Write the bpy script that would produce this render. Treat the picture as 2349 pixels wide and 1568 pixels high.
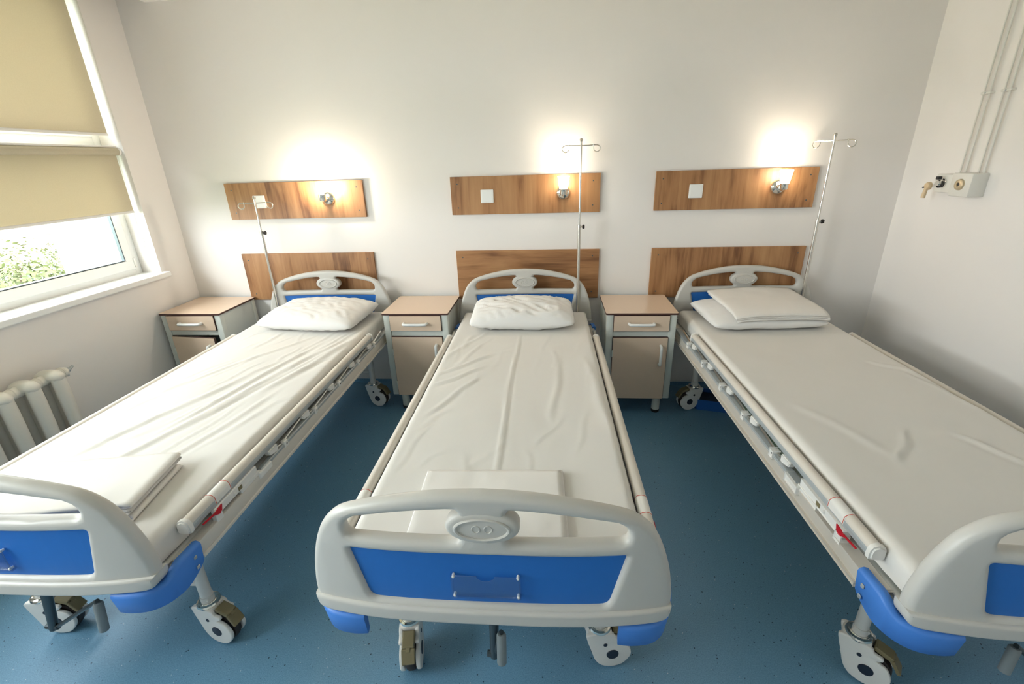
import bpy, bmesh, math, random
from mathutils import Vector, Matrix, noise
random.seed(7)
for o in list(bpy.data.objects):
    bpy.data.objects.remove(o)
S = bpy.context.scene
C = S.collection
PI = math.pi

# ------------------------------------------------------------------ camera
cd = bpy.data.cameras.new('camera')
cam = bpy.data.objects.new('camera', cd)
C.objects.link(cam)
cd.sensor_width = 36.0
cd.lens = 36.0 * 1062.5 / 2349.0
cd.clip_start = 0.02
cd.clip_end = 400
cam.location = (1.4559, -3.1734, 1.5965)
cam.rotation_euler = (1.1949, 0.0296, 0.0815)
S.camera = cam
S.view_settings.view_transform = 'Standard'
S.view_settings.look = 'None'
S.view_settings.gamma = 1.0
S.view_settings.use_curve_mapping = False
S.view_settings.exposure = 1.22

# ------------------------------------------------------------------ world
w = bpy.data.worlds.new('sky')
S.world = w
w.use_nodes = True
bg = w.node_tree.nodes['Background']
bg.inputs['Color'].default_value = (0.93, 0.965, 1.0, 1)
bg.inputs['Strength'].default_value = 7.5

XL, XR, YB, YF = -1.1945, 3.5801, 0.0, -4.7       # left / right / back / front walls
ZC = 2.545                                        # ceiling
WY0, WY1, WZ0, WZ1 = -3.9, -0.272, 0.935, 2.66    # window opening in the left wall


def area(name, loc, rot, sx, sy, power, col, portal=False):
    l = bpy.data.lights.new(name, 'AREA')
    l.shape = 'RECTANGLE'
    l.size, l.size_y = sx, sy
    l.energy = power
    l.color = col
    o = bpy.data.objects.new(name, l)
    o.location = loc
    o.rotation_euler = rot
    C.objects.link(o)
    if portal:
        l.cycles.is_portal = True
    return o


# daylight enters by the window band
area('window_left_offscreen', (XL - 0.42, (WY0 + WY1) / 2, (WZ0 + WZ1) / 2), (0, -PI / 2, 0), WZ1 - WZ0, WY1 - WY0, 1, (1, 1, 1), True)

# ------------------------------------------------------------------ materials
MATS = {}


def mat(name, col, rough=0.5, metal=0.0, **kw):
    if name in MATS:
        return MATS[name]
    m = bpy.data.materials.new(name)
    m.use_nodes = True
    nt = m.node_tree
    b = nt.nodes['Principled BSDF']
    b.inputs['Base Color'].default_value = (*col, 1)
    b.inputs['Roughness'].default_value = rough
    b.inputs['Metallic'].default_value = metal
    if 'spec' in kw:
        b.inputs['Specular IOR Level'].default_value = kw['spec']
    var = kw.get('var', 0.03)
    if var:
        tc = nt.nodes.new('ShaderNodeTexCoord')
        n = nt.nodes.new('ShaderNodeTexNoise')
        n.inputs['Scale'].default_value = kw.get('vscale', 9.0)
        n.inputs['Detail'].default_value = 4
        nt.links.new(tc.outputs['Object'], n.inputs['Vector'])
        mx = nt.nodes.new('ShaderNodeMix')
        mx.data_type = 'RGBA'
        mx.inputs[6].default_value = (*[c * (1 - var) for c in col], 1)
        mx.inputs[7].default_value = (*[min(1, c * (1 + var)) for c in col], 1)
        nt.links.new(n.outputs['Fac'], mx.inputs[0])
        nt.links.new(mx.outputs[2], b.inputs['Base Color'])
        if kw.get('bump'):
            n2 = nt.nodes.new('ShaderNodeTexNoise')
            n2.inputs['Scale'].default_value = kw.get('bscale', 80)
            n2.inputs['Detail'].default_value = 3
            nt.links.new(tc.outputs['Object'], n2.inputs['Vector'])
            bp = nt.nodes.new('ShaderNodeBump')
            bp.inputs['Strength'].default_value = kw['bump']
            bp.inputs['Distance'].default_value = kw.get('bdist', 0.002)
            nt.links.new(n2.outputs['Fac'], bp.inputs['Height'])
            nt.links.new(bp.outputs['Normal'], b.inputs['Normal'])
    MATS[name] = m
    return m


M = {}
M['wall'] = mat('wall_paint', (0.84, 0.80, 0.762), 0.75, bump=0.12, bscale=30, vscale=3, var=0.012)
M['ceil'] = mat('ceiling_paint', (0.86, 0.83, 0.79), 0.8, var=0.01)
M['ext'] = mat('exterior_render', (0.40, 0.395, 0.385), 0.9, bump=0.2, var=0.05)
M['pvc'] = mat('white_pvc', (0.86, 0.86, 0.84), 0.35, var=0.01)
M['abs'] = mat('cream_abs_plastic', (0.58, 0.56, 0.52), 0.38, var=0.012)
M['absw'] = mat('white_plastic', (0.80, 0.78, 0.74), 0.4, var=0.01)
M['frame'] = mat('cream_painted_steel', (0.68, 0.63, 0.56), 0.42, var=0.02)
M['post'] = mat('light_grey_painted_steel', (0.66, 0.65, 0.62), 0.4, var=0.02)
M['blue'] = mat('blue_plastic', (0.018, 0.15, 0.52), 0.42, var=0.04, vscale=60)
M['bump'] = mat('blue_bumper_plastic', (0.06, 0.22, 0.66), 0.45, var=0.03)
M['alu'] = mat('brushed_aluminium', (0.42, 0.45, 0.46), 0.5, 0.25, var=0.04)
M['chrome'] = mat('chrome', (0.78, 0.77, 0.73), 0.12, 1.0, var=0.02)
M['steel'] = mat('stainless_steel', (0.70, 0.67, 0.61), 0.25, 1.0, var=0.02)
M['red'] = mat('red_plastic', (0.55, 0.008, 0.02), 0.45, var=0.02)
M['redline'] = mat('red_print', (0.60, 0.12, 0.08), 0.6, var=0.02)
M['black'] = mat('black_plastic', (0.018, 0.016, 0.016), 0.45, var=0.1)
M['rubber'] = mat('dark_rubber', (0.035, 0.026, 0.024), 0.6, var=0.1)
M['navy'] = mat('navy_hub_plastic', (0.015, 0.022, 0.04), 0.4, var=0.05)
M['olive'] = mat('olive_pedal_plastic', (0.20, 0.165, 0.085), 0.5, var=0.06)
M['dgrey'] = mat('dark_grey_steel', (0.10, 0.12, 0.13), 0.35, 0.7, var=0.05)
M['grip'] = mat('grey_rubber_grip', (0.22, 0.25, 0.26), 0.5, var=0.05)
M['lam'] = mat('beige_laminate', (0.72, 0.55, 0.41), 0.42, var=0.035, vscale=180)
M['lamtop'] = mat('beige_laminate_top', (0.74, 0.56, 0.42), 0.25, var=0.03, vscale=180)
M['edge'] = mat('brown_edge_band', (0.07, 0.028, 0.02), 0.5, var=0.05)
M['cab'] = mat('pale_green_grey_metal', (0.60, 0.62, 0.57), 0.42, var=0.02)
M['sheet'] = mat('white_cotton_sheet', (0.74, 0.715, 0.675), 0.85, bump=0.10, bscale=900, bdist=0.0006, var=0.012, spec=0.2)
M['pillow'] = mat('white_cotton_pillowcase', (0.80, 0.785, 0.765), 0.85, bump=0.12, bscale=700, bdist=0.0006, var=0.01, spec=0.2)
M['fold'] = mat('folded_cotton', (0.80, 0.77, 0.73), 0.85, bump=0.12, bscale=700, bdist=0.0006, var=0.012, spec=0.2)
M['green'] = mat('green_mattress_cover', (0.22, 0.45, 0.30), 0.6)
M['bluem'] = mat('blue_mattress_cover', (0.10, 0.22, 0.48), 0.6)
M['creamm'] = mat('beige_mattress_cover', (0.62, 0.56, 0.46), 0.6)
M['rad'] = mat('painted_cast_iron', (0.78, 0.74, 0.66), 0.32, bump=0.3, bscale=40, bdist=0.002, var=0.02)
M['brass'] = mat('worn_brass', (0.58, 0.48, 0.32), 0.35, 0.5, var=0.06)
M['tan'] = mat('tan_plastic', (0.66, 0.50, 0.31), 0.45, var=0.03)
M['outlet'] = mat('ivory_outlet_enamel', (0.74, 0.72, 0.66), 0.4, var=0.02)
M['tub'] = mat('blue_tub_plastic', (0.02, 0.12, 0.42), 0.3, var=0.03)
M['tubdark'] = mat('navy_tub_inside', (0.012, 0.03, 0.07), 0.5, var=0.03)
M['roof'] = mat('roof_tiles', (0.32, 0.17, 0.12), 0.8, var=0.15)
M['house'] = mat('house_render', (0.55, 0.53, 0.49), 0.9, var=0.04)
M['hwin'] = mat('house_window', (0.10, 0.12, 0.14), 0.2, var=0.02)
M['ground'] = mat('outside_ground', (0.16, 0.20, 0.09), 0.95, var=0.25, vscale=0.4)
M['bark'] = mat('bark', (0.12, 0.09, 0.06), 0.9, var=0.2)


def floor_mat():
    m = bpy.data.materials.new('blue_speckled_vinyl')
    m.use_nodes = True
    nt = m.node_tree
    N, L = nt.nodes, nt.links
    b = N['Principled BSDF']
    b.inputs['Roughness'].default_value = 0.42
    tc = N.new('ShaderNodeTexCoord')
    n = N.new('ShaderNodeTexNoise')
    n.inputs['Scale'].default_value = 260
    n.inputs['Detail'].default_value = 2
    L.new(tc.outputs['Object'], n.inputs['Vector'])
    r = N.new('ShaderNodeValToRGB')
    r.color_ramp.elements[0].position = 0.35
    r.color_ramp.elements[0].color = (0.115, 0.262, 0.395, 1)
    r.color_ramp.elements[1].position = 0.65
    r.color_ramp.elements[1].color = (0.165, 0.337, 0.49, 1)
    L.new(n.outputs['Fac'], r.inputs['Fac'])
    cur = r.outputs['Color']
    for sc, th, col, seed in ((42, 0.11, (0.02, 0.06, 0.10), 0.0), (70, 0.10, (0.02, 0.05, 0.09), 5.3), (48, 0.085, (0.45, 0.55, 0.62), 11.7)):
        mp = N.new('ShaderNodeMapping')
        mp.inputs['Location'].default_value = (seed, seed * 1.7, 0)
        L.new(tc.outputs['Object'], mp.inputs['Vector'])
        v = N.new('ShaderNodeTexVoronoi')
        v.inputs['Scale'].default_value = sc
        L.new(mp.outputs['Vector'], v.inputs['Vector'])
        lt = N.new('ShaderNodeMath')
        lt.operation = 'LESS_THAN'
        lt.inputs[1].default_value = th
        L.new(v.outputs['Distance'], lt.inputs[0])
        # only some of the cells carry a fleck
        sp = N.new('ShaderNodeSeparateColor')
        L.new(v.outputs['Color'], sp.inputs['Color'])
        g = N.new('ShaderNodeMath')
        g.operation = 'GREATER_THAN'
        g.inputs[1].default_value = 0.62
        L.new(sp.outputs[0], g.inputs[0])
        mu = N.new('ShaderNodeMath')
        mu.operation = 'MULTIPLY'
        L.new(lt.outputs[0], mu.inputs[0])
        L.new(g.outputs[0], mu.inputs[1])
        mx = N.new('ShaderNodeMix')
        mx.data_type = 'RGBA'
        mx.inputs[7].default_value = (*col, 1)
        L.new(mu.outputs[0], mx.inputs[0])
        L.new(cur, mx.inputs[6])
        cur = mx.outputs[2]
    L.new(cur, b.inputs['Base Color'])
    return m


M['floor'] = floor_mat()


def wood_mat(name, horizontal=False):
    m = bpy.data.materials.new(name)
    m.use_nodes = True
    nt = m.node_tree
    N, L = nt.nodes, nt.links
    b = N['Principled BSDF']
    b.inputs['Roughness'].default_value = 0.45
    tc = N.new('ShaderNodeTexCoord')
    oi = N.new('ShaderNodeObjectInfo')
    ad = N.new('ShaderNodeVectorMath')
    ad.operation = 'MULTIPLY_ADD'
    ad.inputs[1].default_value = (1, 1, 1)
    off = N.new('ShaderNodeVectorMath')
    off.operation = 'SCALE'
    off.inputs[0].default_value = (3.1, 0.0, 7.7)
    L.new(oi.outputs['Random'], off.inputs['Scale'])
    L.new(tc.outputs['Object'], ad.inputs[0])
    L.new(off.outputs[0], ad.inputs[2])
    mp = N.new('ShaderNodeMapping')
    if horizontal:
        mp.inputs['Rotation'].default_value = (0, PI / 2, 0)
    L.new(ad.outputs[0], mp.inputs['Vector'])
    # grain runs along local z
    mp2 = N.new('ShaderNodeMapping')
    mp2.inputs['Scale'].default_value = (26, 26, 1.6)
    L.new(mp.outputs['Vector'], mp2.inputs['Vector'])
    n1 = N.new('ShaderNodeTexNoise')
    n1.inputs['Scale'].default_value = 1.0
    n1.inputs['Detail'].default_value = 7
    n1.inputs['Roughness'].default_value = 0.62
    n1.inputs['Distortion'].default_value = 0.7
    L.new(mp2.outputs['Vector'], n1.inputs['Vector'])
    mp3 = N.new('ShaderNodeMapping')
    mp3.inputs['Scale'].default_value = (6.5, 6.5, 1.4)
    L.new(mp.outputs['Vector'], mp3.inputs['Vector'])
    n2 = N.new('ShaderNodeTexNoise')
    n2.inputs['Scale'].default_value = 1.0
    n2.inputs['Detail'].default_value = 3
    n2.inputs['Distortion'].default_value = 1.2
    L.new(mp3.outputs['Vector'], n2.inputs['Vector'])
    # plank bands
    sx = N.new('ShaderNodeSeparateXYZ')
    L.new(mp.outputs['Vector'], sx.inputs[0])
    mul = N.new('ShaderNodeMath')
    mul.operation = 'MULTIPLY'
    mul.inputs[1].default_value = 8.3
    L.new(sx.outputs['X'], mul.inputs[0])
    fl = N.new('ShaderNodeMath')
    fl.operation = 'FLOOR'
    L.new(mul.outputs[0], fl.inputs[0])
    wn = N.new('ShaderNodeTexWhiteNoise')
    wn.noise_dimensions = '1D'
    L.new(fl.outputs[0], wn.inputs['W'])
    a1 = N.new('ShaderNodeMath')
    a1.operation = 'MULTIPLY_ADD'
    a1.inputs[1].default_value = 0.55
    L.new(n2.outputs['Fac'], a1.inputs[0])
    a2 = N.new('ShaderNodeMath')
    a2.operation = 'MULTIPLY'
    a2.inputs[1].default_value = 0.45
    L.new(n1.outputs['Fac'], a2.inputs[0])
    L.new(a2.outputs[0], a1.inputs[2])
    a3 = N.new('ShaderNodeMath')
    a3.operation = 'MULTIPLY_ADD'
    a3.inputs[1].default_value = 0.10
    L.new(wn.outputs['Value'], a3.inputs[0])
    L.new(a1.outputs[0], a3.inputs[2])
    r = N.new('ShaderNodeValToRGB')
    e = r.color_ramp.elements
    e[0].position = 0.40
    e[0].color = (0.17, 0.070, 0.026, 1)
    e[1].position = 0.74
    e[1].color = (0.50, 0.275, 0.125, 1)
    k = e.new(0.53)
    k.color = (0.37, 0.178, 0.072, 1)
    L.new(a3.outputs[0], r.inputs['Fac'])
    L.new(r.outputs['Color'], b.inputs['Base Color'])
    return m


M['wood'] = wood_mat('oak_laminate_upright_grain')
M['woodh'] = wood_mat('oak_laminate_level_grain', True)


def blind_mat():
    m = bpy.data.materials.new('beige_blind_fabric')
    m.use_nodes = True
    nt = m.node_tree
    N, L = nt.nodes, nt.links
    N.remove(N['Principled BSDF'])
    out = N['Material Output']
    tc = N.new('ShaderNodeTexCoord')
    n = N.new('ShaderNodeTexNoise')
    n.inputs['Scale'].default_value = 240
    L.new(tc.outputs['Object'], n.inputs['Vector'])
    r = N.new('ShaderNodeValToRGB')
    r.color_ramp.elements[0].color = (0.63, 0.565, 0.425, 1)
    r.color_ramp.elements[1].color = (0.71, 0.645, 0.50, 1)
    L.new(n.outputs['Fac'], r.inputs['Fac'])
    d = N.new('ShaderNodeBsdfDiffuse')
    t = N.new('ShaderNodeBsdfTranslucent')
    L.new(r.outputs['Color'], d.inputs['Color'])
    L.new(r.outputs['Color'], t.inputs['Color'])
    mx = N.new('ShaderNodeMixShader')
    mx.inputs[0].default_value = 0.27
    L.new(d.outputs[0], mx.inputs[1])
    L.new(t.outputs[0], mx.inputs[2])
    L.new(mx.outputs[0], out.inputs['Surface'])
    return m


M['blind'] = blind_mat()


def thin_clear(name, tint, gloss, rough=0.05):
    m = bpy.data.materials.new(name)
    m.use_nodes = True
    nt = m.node_tree
    N, L = nt.nodes, nt.links
    N.remove(N['Principled BSDF'])
    t = N.new('ShaderNodeBsdfTransparent')
    t.inputs['Color'].default_value = (*tint, 1)
    g = N.new('ShaderNodeBsdfGlossy')
    g.inputs['Roughness'].default_value = rough
    mx = N.new('ShaderNodeMixShader')
    mx.inputs[0].default_value = gloss
    L.new(t.outputs[0], mx.inputs[1])
    L.new(g.outputs[0], mx.inputs[2])
    L.new(mx.outputs[0], N['Material Output'].inputs['Surface'])
    return m


M['glass'] = thin_clear('window_glass', (0.96, 0.98, 0.97), 0.05, 0.0)
M['clear'] = thin_clear('clear_acrylic', (0.86, 0.90, 0.96), 0.14, 0.12)


def emit_mat(name, col, strength):
    m = bpy.data.materials.new(name)
    m.use_nodes = True
    b = m.node_tree.nodes['Principled BSDF']
    b.inputs['Base Color'].default_value = (0.9, 0.88, 0.84, 1)
    b.inputs['Emission Color'].default_value = (*col, 1)
    b.inputs['Emission Strength'].default_value = strength
    return m


M['shade'] = emit_mat('lit_opal_glass', (1.0, 0.88, 0.70), 15.0)
M['bulb'] = emit_mat('lit_bulb', (1.0, 0.88, 0.70), 230.0)


def leaf_mat(name, c0, c1):
    m = bpy.data.materials.new(name)
    m.use_nodes = True
    nt = m.node_tree
    N, L = nt.nodes, nt.links
    b = N['Principled BSDF']
    b.inputs['Roughness'].default_value = 0.7
    tc = N.new('ShaderNodeTexCoord')
    n = N.new('ShaderNodeTexNoise')
    n.inputs['Scale'].default_value = 2.5
    L.new(tc.outputs['Object'], n.inputs['Vector'])
    r = N.new('ShaderNodeValToRGB')
    r.color_ramp.elements[0].position = 0.3
    r.color_ramp.elements[1].position = 0.7
    r.color_ramp.elements[0].color = (*c0, 1)
    r.color_ramp.elements[1].color = (*c1, 1)
    L.new(n.outputs['Fac'], r.inputs['Fac'])
    L.new(r.outputs['Color'], b.inputs['Base Color'])
    return m


M['leaf'] = leaf_mat('green_leaves', (0.055, 0.075, 0.022), (0.12, 0.14, 0.045))  # leaf greens, mixed by noise

# ------------------------------------------------------------------ helpers


def obj(name, bm, m, parent=None, smooth=False):
    me = bpy.data.meshes.new(name)
    if isinstance(bm, bmesh.types.BMesh):
        bmesh.ops.recalc_face_normals(bm, faces=bm.faces)
        bm.to_mesh(me)
        bm.free()
    else:
        me = bm
    if smooth:
        for p in me.polygons:
            p.use_smooth = True
        if smooth != 'all':
            try:
                me.set_sharp_from_angle(angle=math.radians(smooth if smooth is not True else 40))
            except Exception:
                pass
    me.materials.clear()
    me.materials.append(m)
    o = bpy.data.objects.new(name, me)
    C.objects.link(o)
    if parent:
        o.parent = parent
    return o


def tag(o, label, cat, group=None):
    o['label'] = label
    o['category'] = cat
    if group:
        o['group'] = group
    return o


def thing(name, label, cat, loc=(0, 0, 0), rz=0.0, group=None):
    o = bpy.data.objects.new(name, None)
    o.empty_display_size = 0.1
    C.objects.link(o)
    o.location = loc
    o.rotation_euler = (0, 0, rz)
    return tag(o, label, cat, group)


def struct(name, bm, m, parent=None, smooth=False):
    o = obj(name, bm, m, parent, smooth)
    if parent is None:
        o['kind'] = 'structure'
    return o


def copy_tree(o, parent=None):
    c = o.copy()
    C.objects.link(c)
    c.parent = parent
    for ch in list(o.children):
        copy_tree(ch, c)
    return c


def NB():
    return bmesh.new()


def merge(bm, tmp):
    me = bpy.data.meshes.new('t')
    tmp.to_mesh(me)
    tmp.free()
    bm.from_mesh(me)
    bpy.data.meshes.remove(me)
    return bm


def box(bm, x0, x1, y0, y1, z0, z1, r=0.0, seg=2, mtx=None):
    t = bmesh.new()
    bmesh.ops.create_cube(t, size=1.0)
    for v in t.verts:
        v.co = Vector((x0 + (v.co.x + .5) * (x1 - x0), y0 + (v.co.y + .5) * (y1 - y0), z0 + (v.co.z + .5) * (z1 - z0)))
    if r > 0:
        bmesh.ops.bevel(t, geom=list(t.edges), offset=r, segments=seg, profile=0.5, affect='EDGES', clamp_overlap=True)
    if mtx is not None:
        t.transform(mtx)
    return merge(bm, t)


def tube(bm, pts, r, n=10, caps=True, r2=None):
    """round tube along a polyline; r may be a list"""
    pts = [Vector(p) for p in pts]
    rs = r if isinstance(r, (list, tuple)) else [r + ((r2 - r) * i / (len(pts) - 1) if r2 is not None else 0) for i in range(len(pts))]
    rings = []
    prev = None
    for i, p in enumerate(pts):
        if i == 0:
            d = pts[1] - pts[0]
        elif i == len(pts) - 1:
            d = pts[-1] - pts[-2]
        else:
            d = (pts[i + 1] - p).normalized() + (p - pts[i - 1]).normalized()
        if d.length < 1e-9:
            d = pts[min(i + 1, len(pts) - 1)] - pts[max(i - 1, 0)]
        d.normalize()
        if prev is None:
            a = Vector((0, 0, 1)) if abs(d.z) < 0.9 else Vector((1, 0, 0))
            u = d.cross(a).normalized()
        else:
            u = (prev - d * prev.dot(d)).normalized()
        prev = u
        v = d.cross(u)
        rings.append([bm.verts.new(p + (u * math.cos(2 * PI * k / n) + v * math.sin(2 * PI * k / n)) * rs[i]) for k in range(n)])
    for a, b in zip(rings, rings[1:]):
        for k in range(n):
            bm.faces.new((a[k], a[(k + 1) % n], b[(k + 1) % n], b[k]))
    if caps:
        bm.faces.new(rings[0][::-1])
        bm.faces.new(rings[-1])
    return bm


def lathe(bm, prof, n=24, mtx=None, closed=False):
    """revolve (r, z) profile round z"""
    t = bmesh.new()
    rings = []
    for r, z in prof:
        if r < 1e-6:
            rings.append([t.verts.new((0, 0, z))])
        else:
            rings.append([t.verts.new((r * math.cos(2 * PI * k / n), r * math.sin(2 * PI * k / n), z)) for k in range(n)])
    pr = list(zip(rings, rings[1:])) + ([(rings[-1], rings[0])] if closed else [])
    for a, b in pr:
        for k in range(n):
            q = [a[k % len(a)], a[(k + 1) % len(a)], b[(k + 1) % len(b)], b[k % len(b)]]
            u = []
            for v in q:
                if v not in u:
                    u.append(v)
            if len(u) > 2:
                try:
                    t.faces.new(u)
                except ValueError:
                    pass
    if mtx is not None:
        t.transform(mtx)
    return merge(bm, t)


def torus(bm, R, r, mtx=None, n=28, k=8, sx=1, sy=1):
    t = bmesh.new()
    rings = []
    for i in range(n):
        a = 2 * PI * i / n
        rings.append([t.verts.new(((R + r * math.cos(2 * PI * j / k)) * math.cos(a) * sx, (R + r * math.cos(2 * PI * j / k)) * math.sin(a) * sy, r * math.sin(2 * PI * j / k))) for j in range(k)])
    for i in range(n):
        for j in range(k):
            t.faces.new((rings[i][j], rings[(i + 1) % n][j], rings[(i + 1) % n][(j + 1) % k], rings[i][(j + 1) % k]))
    if mtx is not None:
        t.transform(mtx)
    return merge(bm, t)


def T(x, y, z):
    return Matrix.Translation((x, y, z))


def R(a, ax):
    return Matrix.Rotation(a, 4, ax)


def smoothline(pts, sub=6, closed=False):
    P = [Vector((*p, 0)) if len(p) == 2 else Vector(p) for p in pts]
    n = len(P)
    out = []
    rng = range(n) if closed else range(n - 1)
    for i in rng:
        p0 = P[(i - 1) % n] if closed or i > 0 else P[0]
        p1, p2 = P[i], P[(i + 1) % n]
        p3 = P[(i + 2) % n] if closed or i + 2 < n else P[-1]
        for k in range(sub):
            t = k / sub
            out.append(0.5 * ((2 * p1) + (-p0 + p2) * t + (2 * p0 - 5 * p1 + 4 * p2 - p3) * t * t + (-p0 + 3 * p1 - 3 * p2 + p3) * t ** 3))
    if not closed:
        out.append(P[-1])
    return out


def roundpoly(pts, rad, seg=5):
    """polygon with rounded corners; rad may be a list"""
    n = len(pts)
    out = []
    for i in range(n):
        r = rad[i] if isinstance(rad, (list, tuple)) else rad
        p, a, b = Vector(pts[i]), Vector(pts[i - 1]), Vector(pts[(i + 1) % n])
        if r <= 0:
            out.append(p)
            continue
        da, db = (a - p).normalized(), (b - p).normalized()
        ang = da.angle(db)
        d = min(r / math.tan(ang / 2), (a - p).length * .49, (b - p).length * .49)
        s, e = p + da * d, p + db * d
        for k in range(seg + 1):
            t = k / seg
            out.append((1 - t) ** 2 * s + 2 * t * (1 - t) * p + t * t * e)
    return out


def solid(outlines, half, bev, res=3):
    """filled outline with holes, extruded and rounded; outline in x, z; thickness along y"""
    cu = bpy.data.curves.new('c', 'CURVE')
    cu.dimensions = '2D'
    cu.fill_mode = 'BOTH'
    cu.extrude = max(half - bev, 0.0)
    cu.bevel_depth = bev
    cu.bevel_resolution = res
    cu.offset = -bev
    for pl in outlines:
        s = cu.splines.new('POLY')
        s.points.add(len(pl) - 1)
        for q, p in zip(s.points, pl):
            q.co = (p[0], p[1], 0, 1)
        s.use_cyclic_u = True
    o = bpy.data.objects.new('c', cu)
    C.objects.link(o)
    bpy.context.view_layer.update()
    dg = bpy.context.evaluated_depsgraph_get()
    me = bpy.data.meshes.new_from_object(o.evaluated_get(dg))
    bpy.data.objects.remove(o)
    bm = bmesh.new()
    bm.from_mesh(me)
    bpy.data.meshes.remove(me)
    bmesh.ops.remove_doubles(bm, verts=bm.verts, dist=1e-5)
    bm.transform(R(PI / 2, 'X'))
    return bm


def prism(bm, pts, z0, z1, mtx=None):
    t = bmesh.new()
    a = [t.verts.new((p[0], p[1], z0)) for p in pts]
    b = [t.verts.new((p[0], p[1], z1)) for p in pts]
    t.faces.new(a[::-1])
    t.faces.new(b)
    n = len(pts)
    for i in range(n):
        t.faces.new((a[i], a[(i + 1) % n], b[(i + 1) % n], b[i]))
    if mtx is not None:
        t.transform(mtx)
    return merge(bm, t)


# ------------------------------------------------------------------ room shell
bm = NB()
box(bm, XL - .3, XR + .2, YF - .2, YB + .2, -0.12, 0)
struct('floor', bm, M['floor'])

bm = NB()
box(bm, XL - .3, XR + .2, YB, YB + .2, 0, 2.9)
struct('wall_back', bm, M['wall'])

bm = NB()
t0 = XL - 0.30
box(bm, t0, XL, YF, YB, 0, WZ0 - .02)
box(bm, t0, XL, WY1, YB, WZ0 - .02, 2.9)
box(bm, t0, XL, YF, WY0, WZ0 - .02, 2.9)
box(bm, t0, XL, WY0, WY1, WZ1, 2.9)
struct('wall_left', bm, M['wall'])

# right wall: old plaster, gently uneven beside the corner
bm = NB()
ny, nz = 90, 60
grid = []
for i in range(ny + 1):
    row = []
    for j in range(nz + 1):
        y = YB + .0 - (YB - YF) * i / ny
        z = 2.9 * j / nz
        d = 0.0
        c = 0.13 + 0.05 * math.sin(z * 2.1)
        d += 0.012 * math.exp(-((-y - c) / 0.10) ** 2) * (0.5 + 0.5 * math.sin(z * 3.0 + 0.6)) * min(1, max(0, (z - 0.9)))
        d += 0.004 * noise.noise(Vector((y * 1.5, z * 1.5, 3.3)))
        row.append(bm.verts.new((XR - d, y, z)))
    grid.append(row)
for i in range(ny):
    for j in range(nz):
        bm.faces.new((grid[i][j], grid[i][j + 1], grid[i + 1][j + 1], grid[i + 1][j]))
box(bm, XR + .02, XR + .2, YF, YB, 0, 2.9)
struct('wall_right', bm, M['wall'], smooth='all')

bm = NB()
box(bm, XL - .3, XR + .2, YF - .2, YF, 0, 2.9)
struct('wall_front', bm, M['wall'])

# slab with a lowered plaster ceiling that stops short of the window wall
bm = NB()
box(bm, XL - .3, XR + .2, YF - .2, YB + .2, 2.78, 2.9)
pr = roundpoly([(-1.045, 2.79), (-1.045, ZC), (XR + .01, ZC), (XR + .01, 2.79)], [0, 0.05, 0, 0], 6)
prism(bm, [(p.x, p.y) for p in pr], -(YF), -(YB + 0.01), R(PI / 2, 'X'))
struct('ceiling', bm, M['ceil'])

# the vinyl turns up the wall a little
bm = NB()
box(bm, XL, XR, YB - .006, YB, 0, .028)
struct('baseboard_back', bm, M['floor'])
bm = NB()
box(bm, XR - .006, XR, YF, YB, 0, .028)
struct('baseboard_right', bm, M['floor'])
bm = NB()
box(bm, XL, XL + .006, YF, YB, 0, .028)
struct('baseboard_left', bm, M['floor'])

# ------------------------------------------------------------------ window
FX = XL - 0.135                                   # room side of the window frame
win = struct('window_1', (lambda b: (
    box(b, FX - .07, FX - .002, WY0 + .004, WY1 - .004, WZ0, WZ0 + .055), box(b, FX - .07, FX - .002, WY0 + .004, WY1 - .004, WZ1 - .055, WZ1),
    box(b, FX - .07, FX, WY1 - .05, WY1, WZ0, WZ1, .004), box(b, FX - .07, FX, WY0, WY0 + .05, WZ0, WZ1, .004),
    box(b, FX - .069, FX - .003, WY0 + .004, WY1 - .004, 1.725, 1.795),
    box(b, FX - .0705, FX - .001, -2.11, -2.05, WZ0 + .003, WZ1 - .003), b)[-1])(NB()), M['pvc'])
for (y0, y1) in ((-2.05, WY1 - .05), (WY0 + .05, -2.11)):
    for (z0, z1) in ((WZ0 + .055, 1.725), (1.795, WZ1 - .055)):
        b = NB()
        f = .06
        xa, xb = FX - .06, FX + .012
        box(b, xa, xb, y0, y1, z0, z0 + f, .006)
        box(b, xa, xb, y0, y1, z1 - f, z1, .006)
        box(b, xa + .002, xb - .002, y0 + .001, y0 + f, z0 + f * .5, z1 - f * .5, .004)
        box(b, xa + .002, xb - .002, y1 - f, y1 - .001, z0 + f * .5, z1 - f * .5, .004)
        obj('sash', b, M['pvc'], win)
        b = NB()
        g0, g1, h0, h1 = y0 + f, y1 - f, z0 + f, z1 - f
        for q in ((g0, g1, h0, h0 + .006), (g0, g1, h1 - .006, h1), (g0, g0 + .006, h0, h1), (g1 - .006, g1, h0, h1)):
            box(b, FX - .012, FX + .008, *q)
        obj('gasket', b, M['dgrey'], win)
        b = NB()
        box(b, FX - .03, FX - .024, y0 + f * .9, y1 - f * .9, z0 + f * .9, z1 - f * .9)
        obj('pane', b, M['glass'], win)
# hinges on the lower sash
for z in (1.03,):
    b = NB()
    tube(b, [(FX + .014, WY1 - .052, z - .03), (FX + .014, WY1 - .052, z + .03)], .007, 8)
    obj('hinge', b, M['absw'], win, True)
b = NB()
box(b, FX - .005, XL + .045, WY0 - .03, -0.243, WZ0 - .016, WZ0 + .018, .006)
struct('trim_1', b, M['pvc'])['label'] = 'white window sill'
b = NB()
box(b, XL - .36, FX - .06, WY0 - .02, WY1 + .02, WZ0 - .03, WZ0 - .005)
struct('trim_2', b, M['ext'])

# roller blinds


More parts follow.
